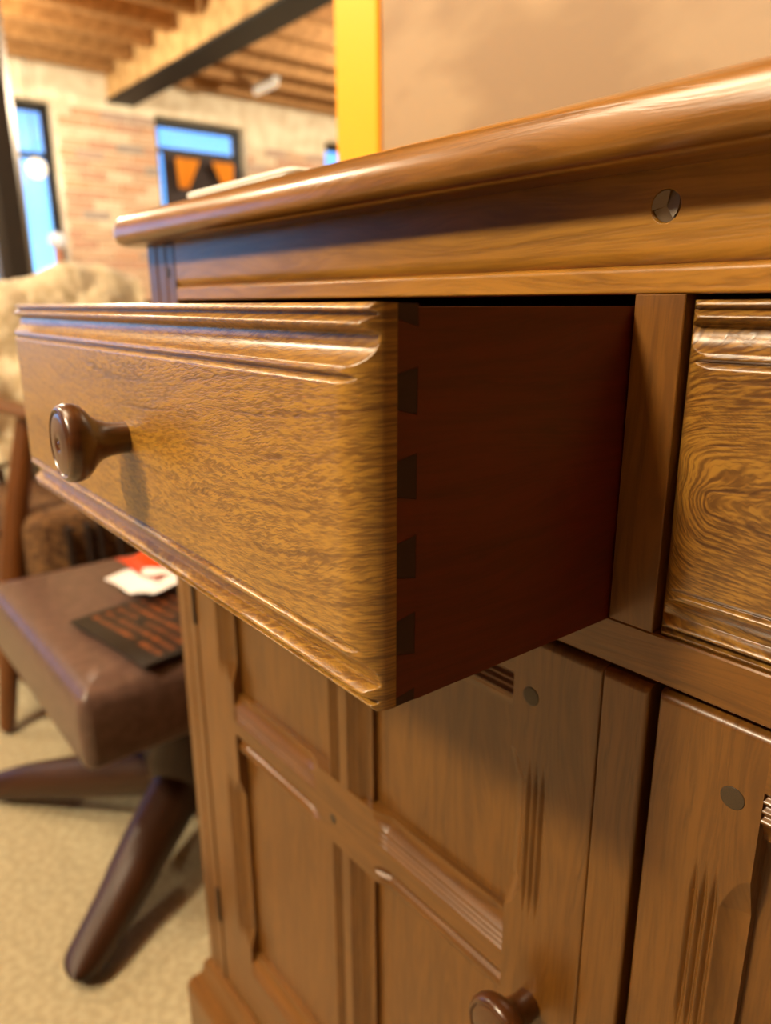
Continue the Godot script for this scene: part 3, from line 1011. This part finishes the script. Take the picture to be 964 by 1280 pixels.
# ------------------------------------------------------------------ ottoman and armchair
func seating() -> void:
	var leather := mottled(Color(0.33, 0.245, 0.21), Color(0.385, 0.29, 0.25), 0.02, 0.33, 0.25, 0.04, 41)
	var o := thing("ottoman", "brown leather ottoman on dark splayed wooden legs left of the sideboard", "ottoman")
	var c := MB.new()
	c.plate(-0.84, -0.338, -0.40, 0.062, 0.016, [Vector2(0.010, -0.569), Vector2(0.005, -0.567), Vector2(0.001, -0.562), Vector2(0.0, -0.545), Vector2(-0.002, -0.515), Vector2(0.0, -0.485), Vector2(0.004, -0.472), Vector2(0.012, -0.463), Vector2(0.026, -0.458), Vector2(0.045, -0.457)], 8, 0, Vector2.ZERO, 0.006)
	part("cushion", c.done(), leather, o)
	var legm := wood([M.elm.albedo_texture, null], 0.64, 0.32, 0.42, 0.0, 0.0, Color(0.50, 0.40, 0.36))
	var hub := MB.new()
	hub.lathe([Vector2(0.0, -0.09), Vector2(0.06, -0.09), Vector2(0.07, -0.07), Vector2(0.075, 0.0), Vector2(0.045, 0.05), Vector2(0.04, 0.118), Vector2(0.0, 0.118)], 28)
	var hb := part("hub", hub.done(), legm, o)
	hb.rotation.x = -PI / 2
	hb.position = Vector3(-0.505, -0.690, -0.145)
	for f in [Vector3(-0.335, FLOOR + 0.030, 0.095), Vector3(-0.80, FLOOR + 0.030, 0.085), Vector3(-0.80, FLOOR + 0.030, -0.40), Vector3(-0.30, FLOOR + 0.030, -0.40)]:
		var b := MB.new()
		var h := Vector3(-0.500, -0.728, -0.138)
		var mid: Vector3 = h.lerp(f, 0.5)
		var inw: Vector3 = (h - f) * Vector3(1, 0, 1)
		b.bar([h, mid, f + inw.normalized() * 0.07 + Vector3(0, 0.022, 0), f], [0.046, 0.039, 0.033, 0.028], 18, 0.95)
		part("leg", b.done(), legm, o)
	# armchair behind it
	var cw := wood([M.elm.albedo_texture, null], 0.64, 0.32, 0.4, 0.0, 0.2, Color(0.85, 0.72, 0.60))
	var a := thing("armchair", "wooden armchair with slatted sides under a sheepskin, behind the ottoman", "armchair")
	var zs := [-0.50, -0.03]
	for z in zs:
		var b := MB.new()
		b.bar([Vector3(-1.33, FLOOR + 0.02, z), Vector3(-1.38, -0.42, z), Vector3(-1.50, -0.03, z)], [0.016, 0.022, 0.017], 12)
		part("back_post", b.done(), cw, a)
		var l := MB.new()
		l.bar([Vector3(-1.03, FLOOR + 0.02, z + 0.06), Vector3(-1.05, -0.5, z), Vector3(-1.06, -0.22, z - 0.065)], [0.016, 0.024, 0.020], 12)
		part("front_leg", l.done(), cw, a)
		var ar := MB.new()
		ar.bar([Vector3(-1.42, -0.20, z), Vector3(-1.22, -0.195, z - 0.03), Vector3(-1.03, -0.205, z - 0.065)], [0.020, 0.024, 0.024], 12, 0.6)
		part("arm", ar.done(), cw, a)
		var st := MB.new()
		st.bar([Vector3(-1.34, -0.74, z), Vector3(-1.01, -0.74, z + 0.015)], [0.012, 0.012], 10)
		part("stretcher", st.done(), cw, a)
		for k in 4:
			var sp := MB.new()
			var x := -1.30 + 0.062 * k
			sp.bar([Vector3(x, -0.74, z), Vector3(x, -0.47, z)], [0.011, 0.011], 8)
			part("slat", sp.done(), cw, a)
	var tr := MB.new()
	tr.bar([Vector3(-1.50, -0.015, -0.56), Vector3(-1.52, -0.01, -0.26), Vector3(-1.50, -0.02, 0.02)], [0.022, 0.024, 0.022], 12)
	part("top_rail", tr.done(), cw, a)
	var seat := MB.new()
	seat.plate(-1.40, -1.00, -0.48, -0.05, 0.04, [Vector2(0.015, -0.70), Vector2(0.0, -0.685), Vector2(0.0, -0.43), Vector2(0.015, -0.41), Vector2(0.03, -0.405)], 6)
	part("seat", seat.done(), mottled(Color(0.30, 0.19, 0.10), Color(0.50, 0.36, 0.20), 0.03, 0.85, 0.3, 0.0, 44), a)
	for zz in [-0.128, -0.166, -0.190, -0.23, -0.27]:
		part("front_slat", box(Vector3(-0.995, -0.72, zz - 0.007), Vector3(-0.978, -0.43, zz + 0.007), 0.003, 1), plain(Color(0.13, 0.065, 0.04), 0.5), a, "dark upright slat")
	for k in 6:
		var sp := MB.new()
		var z := -0.43 + 0.066 * k
		sp.bar([Vector3(-1.385, -0.41, z), Vector3(-1.505, -0.03, z)], [0.009, 0.009], 8)
		part("spindle", sp.done(), cw, a)
	# sheepskin over its back
	var fur := mottled(Color(0.72, 0.64, 0.50), Color(0.88, 0.82, 0.70), 0.02, 1.0, 0.35, 0.0, 46)
	fur.rim_enabled = true
	fur.rim = 0.6
	var fn := noise(7, 5.0, 2)
	var rows := []
	for j in 40:
		var r := []
		var s := float(j) / 39.0     # from the front hem over the rail to the hem behind
		for k in 56:
			var q := float(k) / 55.0
			var z := lerpf(-0.52, 0.20, q)
			var x: float
			var y: float
			if s < 0.46:
				var f := s / 0.46
				x = lerpf(-1.335, -1.44, f)
				y = lerpf(-0.36, 0.0, f)
			elif s < 0.6:
				var f := (s - 0.46) / 0.14
				x = -1.505 + 0.065 * cos(f * PI)
				y = 0.0 + 0.065 * sin(f * PI)
			else:
				var f := (s - 0.6) / 0.4
				x = lerpf(-1.57, -1.55, f)
				y = lerpf(0.0, -0.22, f)
			var nn := fn.get_noise_2d(z * 1.0, s * 0.9)
			var n2 := fn.get_noise_2d(z * 5.0 + 9.0, s * 4.0)
			var tuck := -0.06 * smoothstep(0.42, 0.0, q) * smoothstep(0.35, 0.5, s)
			r.append(Vector3(x + nn * 0.045 + n2 * 0.006, y + nn * 0.02 + n2 * 0.005 + (0.045 * exp(-pow((z + 0.40) / 0.09, 2.0)) - 0.03 * smoothstep(-0.34, -0.22, z)) * smoothstep(0.25, 0.45, s) + tuck * 0.3 - 0.02 * smoothstep(0.72, 1.0, q), z + n2 * 0.008))
		rows.append(r)
	var fb := MB.new()
	fb.sheet(rows, 0.03)
	single("sheepskin", fb.done(), fur, "fluffy cream sheepskin draped over the armchair back", "sheepskin")

# ------------------------------------------------------------------ paper and the white slab
func small_things() -> void:
	# brochure with rows of orange print
	var im := Image.create(192, 160, false, Image.FORMAT_RGB8)
	im.fill(Color(0.075, 0.045, 0.035))
	var rng := RandomNumberGenerator.new()
	rng.seed = 12
	var y := 14
	while y < 146:
		var x := 12
		var hgt := 7 if y > 30 else 11
		while x < 176:
			var w := rng.randi_range(5, 15)
			if rng.randf() < 0.85:
				im.fill_rect(Rect2i(x, y, mini(w, 178 - x), hgt), Color(0.50, 0.26, 0.10).lerp(Color(0.32, 0.16, 0.07), rng.randf()))
			x += w + 3
		y += hgt + 6
	var pm := plain(Color.WHITE, 0.35)
	pm.albedo_texture = ImageTexture.create_from_image(im)
	var b := MB.new()
	var rows := []
	for j in 5:
		var r := []
		for k in 7:
			r.append(Vector3(-0.105 + 0.21 * k / 6.0, 0.001 * sin(k * 1.3 + j), -0.12 + 0.24 * j / 4.0))
		rows.append(r)
	b.sheet(rows, 0.003)
	var br := single("brochure", b.done(), pm, "dark brochure with rows of orange print lying on the ottoman", "brochure")
	br.position = Vector3(-0.462, -0.4475, -0.128)
	br.rotation.y = deg_to_rad(8.0)
	# crumpled leaflet behind it
	var lf := thing("leaflet", "crumpled white and orange leaflet on the ottoman behind the brochure", "leaflet")
	lf.position = Vector3(-0.615, -0.447, -0.160)
	lf.scale = Vector3(0.8, 0.9, 0.8)
	lf.rotation.y = deg_to_rad(18.0)
	for w in 2:
		var rr := []
		for j in 9:
			var r := []
			for k in 9:
				var u := k / 8.0
				var v := j / 8.0
				if w == 0:
					r.append(Vector3(-0.07 + 0.15 * u, 0.006 + 0.014 * absf(sin(u * 3.2 + v * 1.5)) + 0.004 * sin(v * 5.0), 0.0 + 0.10 * v - 0.02))
				else:
					r.append(Vector3(-0.09 + 0.12 * u, 0.026 + 0.010 * sin(u * 5.0 + 1.0) + 0.004 * sin(v * 8.0), -0.075 + 0.11 * v))
			rr.append(r)
		var mb := MB.new()
		mb.sheet(rr, 0.002)
		if w == 0:
			part("sheet", mb.done(), plain(Color(0.93, 0.92, 0.92), 0.4), lf, "white crumpled sheet")
		else:
			part("cover", mb.done(), plain(Color(0.86, 0.27, 0.08), 0.4), lf, "orange cover")
	# white layered slab at the front left corner of the top
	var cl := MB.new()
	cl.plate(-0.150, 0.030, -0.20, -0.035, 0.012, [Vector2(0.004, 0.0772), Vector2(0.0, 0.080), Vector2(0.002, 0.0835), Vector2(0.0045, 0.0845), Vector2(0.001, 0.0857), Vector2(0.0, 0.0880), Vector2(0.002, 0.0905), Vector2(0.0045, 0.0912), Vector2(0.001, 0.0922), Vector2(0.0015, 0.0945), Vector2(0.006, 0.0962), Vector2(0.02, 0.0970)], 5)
	single("white_slab", cl.done(), mottled(Color(0.92, 0.90, 0.86), Color(0.97, 0.96, 0.93), 0.05, 0.9, 0.1, 0.03, 51), "white layered slab on the left end of the sideboard top", "cloth")

# ------------------------------------------------------------------ beam, column, curtains and lamps
func background_things() -> void:
	var beam := thing("ceiling_beam", "long ceiling beam with a pale side and a black steel flange below", "beam")
	beam.set_meta("kind", "structure")
	var tan_ := mottled(Color(0.74, 0.58, 0.37), Color(0.86, 0.70, 0.48), 0.01, 0.85, 0.8, 0.0, 61)
	part("beam_side", box(Vector3(WX, 1.575, -2.40), Vector3(3.3, CEIL - 0.001, -2.20), 0.004), tan_, beam, "pale plastered beam side")
	part("flange", box(Vector3(WX, 1.548, -2.41), Vector3(3.3, 1.5745, -2.185), 0.004), plain(Color(0.012, 0.011, 0.011), 0.6, 0.0), beam, "black steel flange")
	var col := MB.new()
	col.box(Vector3(-2.66, FLOOR, -0.555), Vector3(-2.55, CEIL, -0.44), 0.025, 1)
	single("steel_post", col.done(), plain(Color(0.38, 0.35, 0.33), 0.30, 0.75), "black steel post at the left edge, in front of the tall window", "post")
	# parted yellow curtains with a grey blind behind them
	var ym := plain(Color(0.85, 0.52, 0.06), 0.8)
	for s in 2:
		var rows := []
		for j in 12:
			var f := j / 11.0
			var r := []
			var ctr := -3.01
			for k in 16:
				var q := k / 15.0
				var inner := 0.06 + 0.12 * f
				var outer := 0.28 - 0.02 * f
				var off := lerpf(inner, outer, q)
				r.append(Vector3(WX + 0.03 + 0.015 * sin(q * 18.0), 1.20 - 0.24 * f, ctr + (off if s == 0 else -off)))
			rows.append(r)
		var b := MB.new()
		b.sheet(rows, 0.006)
		single("curtain", b.done(), ym, "short yellow curtain drawn to the %s side of the dark window" % ["left", "right"][s], "curtain", "")
	single("blind", box(Vector3(WX - 0.09, 0.2, -3.36), Vector3(WX - 0.08, 1.26, -2.66), 0.001), mottled(Color(0.20, 0.165, 0.165), Color(0.27, 0.22, 0.22), 0.02, 0.9, 0.4, 0.0, 66), "dark grey blind behind the yellow curtains", "blind")
	# a white globe lamp and a small lamp at the tall window
	var gl := thing("globe_lamp", "small round white lamp hanging before the tall blue window", "lamp")
	gl.position = Vector3(WX + 0.12, 0.99, -1.555)
	var sp := SphereMesh.new()
	sp.radius = 0.07
	sp.height = 0.14
	part("globe", sp, glow(Color(1.0, 0.93, 0.82), 1.6), gl)
	var cord := MB.new()
	cord.bar([Vector3(0, 0.07, 0), Vector3(0, CEIL - 0.99, 0)], [0.004, 0.004], 6)
	part("cord", cord.done(), plain(Color(0.1, 0.1, 0.1)), gl)
	var gll := OmniLight3D.new()
	gll.name = "light"
	gll.light_color = Color(1.0, 0.9, 0.75)
	gll.light_energy = 0.1
	gll.light_size = 0.06
	gll.shadow_enabled = true
	gl.add_child(gll)
	var tl := thing("table_lamp", "small pale lamp on a pinkish stand below the tall window", "lamp")
	tl.position = Vector3(WX + 0.25, 0, -1.60)
	var st := MB.new()
	st.bar([Vector3(0, FLOOR, 0), Vector3(0, 0.40, 0)], [0.03, 0.03], 12)
	part("stand", st.done(), plain(Color(0.72, 0.48, 0.38), 0.6), tl)
	var ss := SphereMesh.new()
	ss.radius = 0.065
	ss.height = 0.13
	part("shade", ss, plain(Color(0.85, 0.87, 0.95), 0.5), tl).position.y = 0.465
	var tb := thing("tube_lamp", "white tube lamp under the joists behind the beam", "lamp")
	tb.position = Vector3(-5.22, 1.66, -3.2)
	var tm := MB.new()
	tm.bar([Vector3(-0.15, 0, 0), Vector3(0.15, 0, 0)], [0.025, 0.025], 12)
	part("tube", tm.done(), glow(Color(1.0, 0.92, 0.8), 0.6), tb)
	part("housing", box(Vector3(-0.17, 0.025, -0.03), Vector3(0.17, 0.05, 0.03), 0.004), plain(Color(0.8, 0.8, 0.8)), tb)
	# unseen lamps: the first two inferred from shadow and glare, the rest added fill
	ceiling_lamp(-0.20, 1.75, 0.54, 6.8, "pendant lamp in front of the sideboard", Color(1.0, 0.935, 0.80), 0.15)
	ceiling_lamp(-0.50, 0.75, 0.36, 3.2, "pendant lamp before the left end of the sideboard", Color(1.0, 0.935, 0.80), 0.18)
	ceiling_lamp(-2.40, 1.0, 0.40, 2.2, "added fill lamp over the middle of the room, out of view")
	ceiling_lamp(-4.6, -0.6, 0.45, 4.5, "added fill lamp by the steel post, out of view")
	ceiling_lamp(-3.4, -4.0, 0.5, 7.0, "added fill lamp hidden behind the wooden screen")
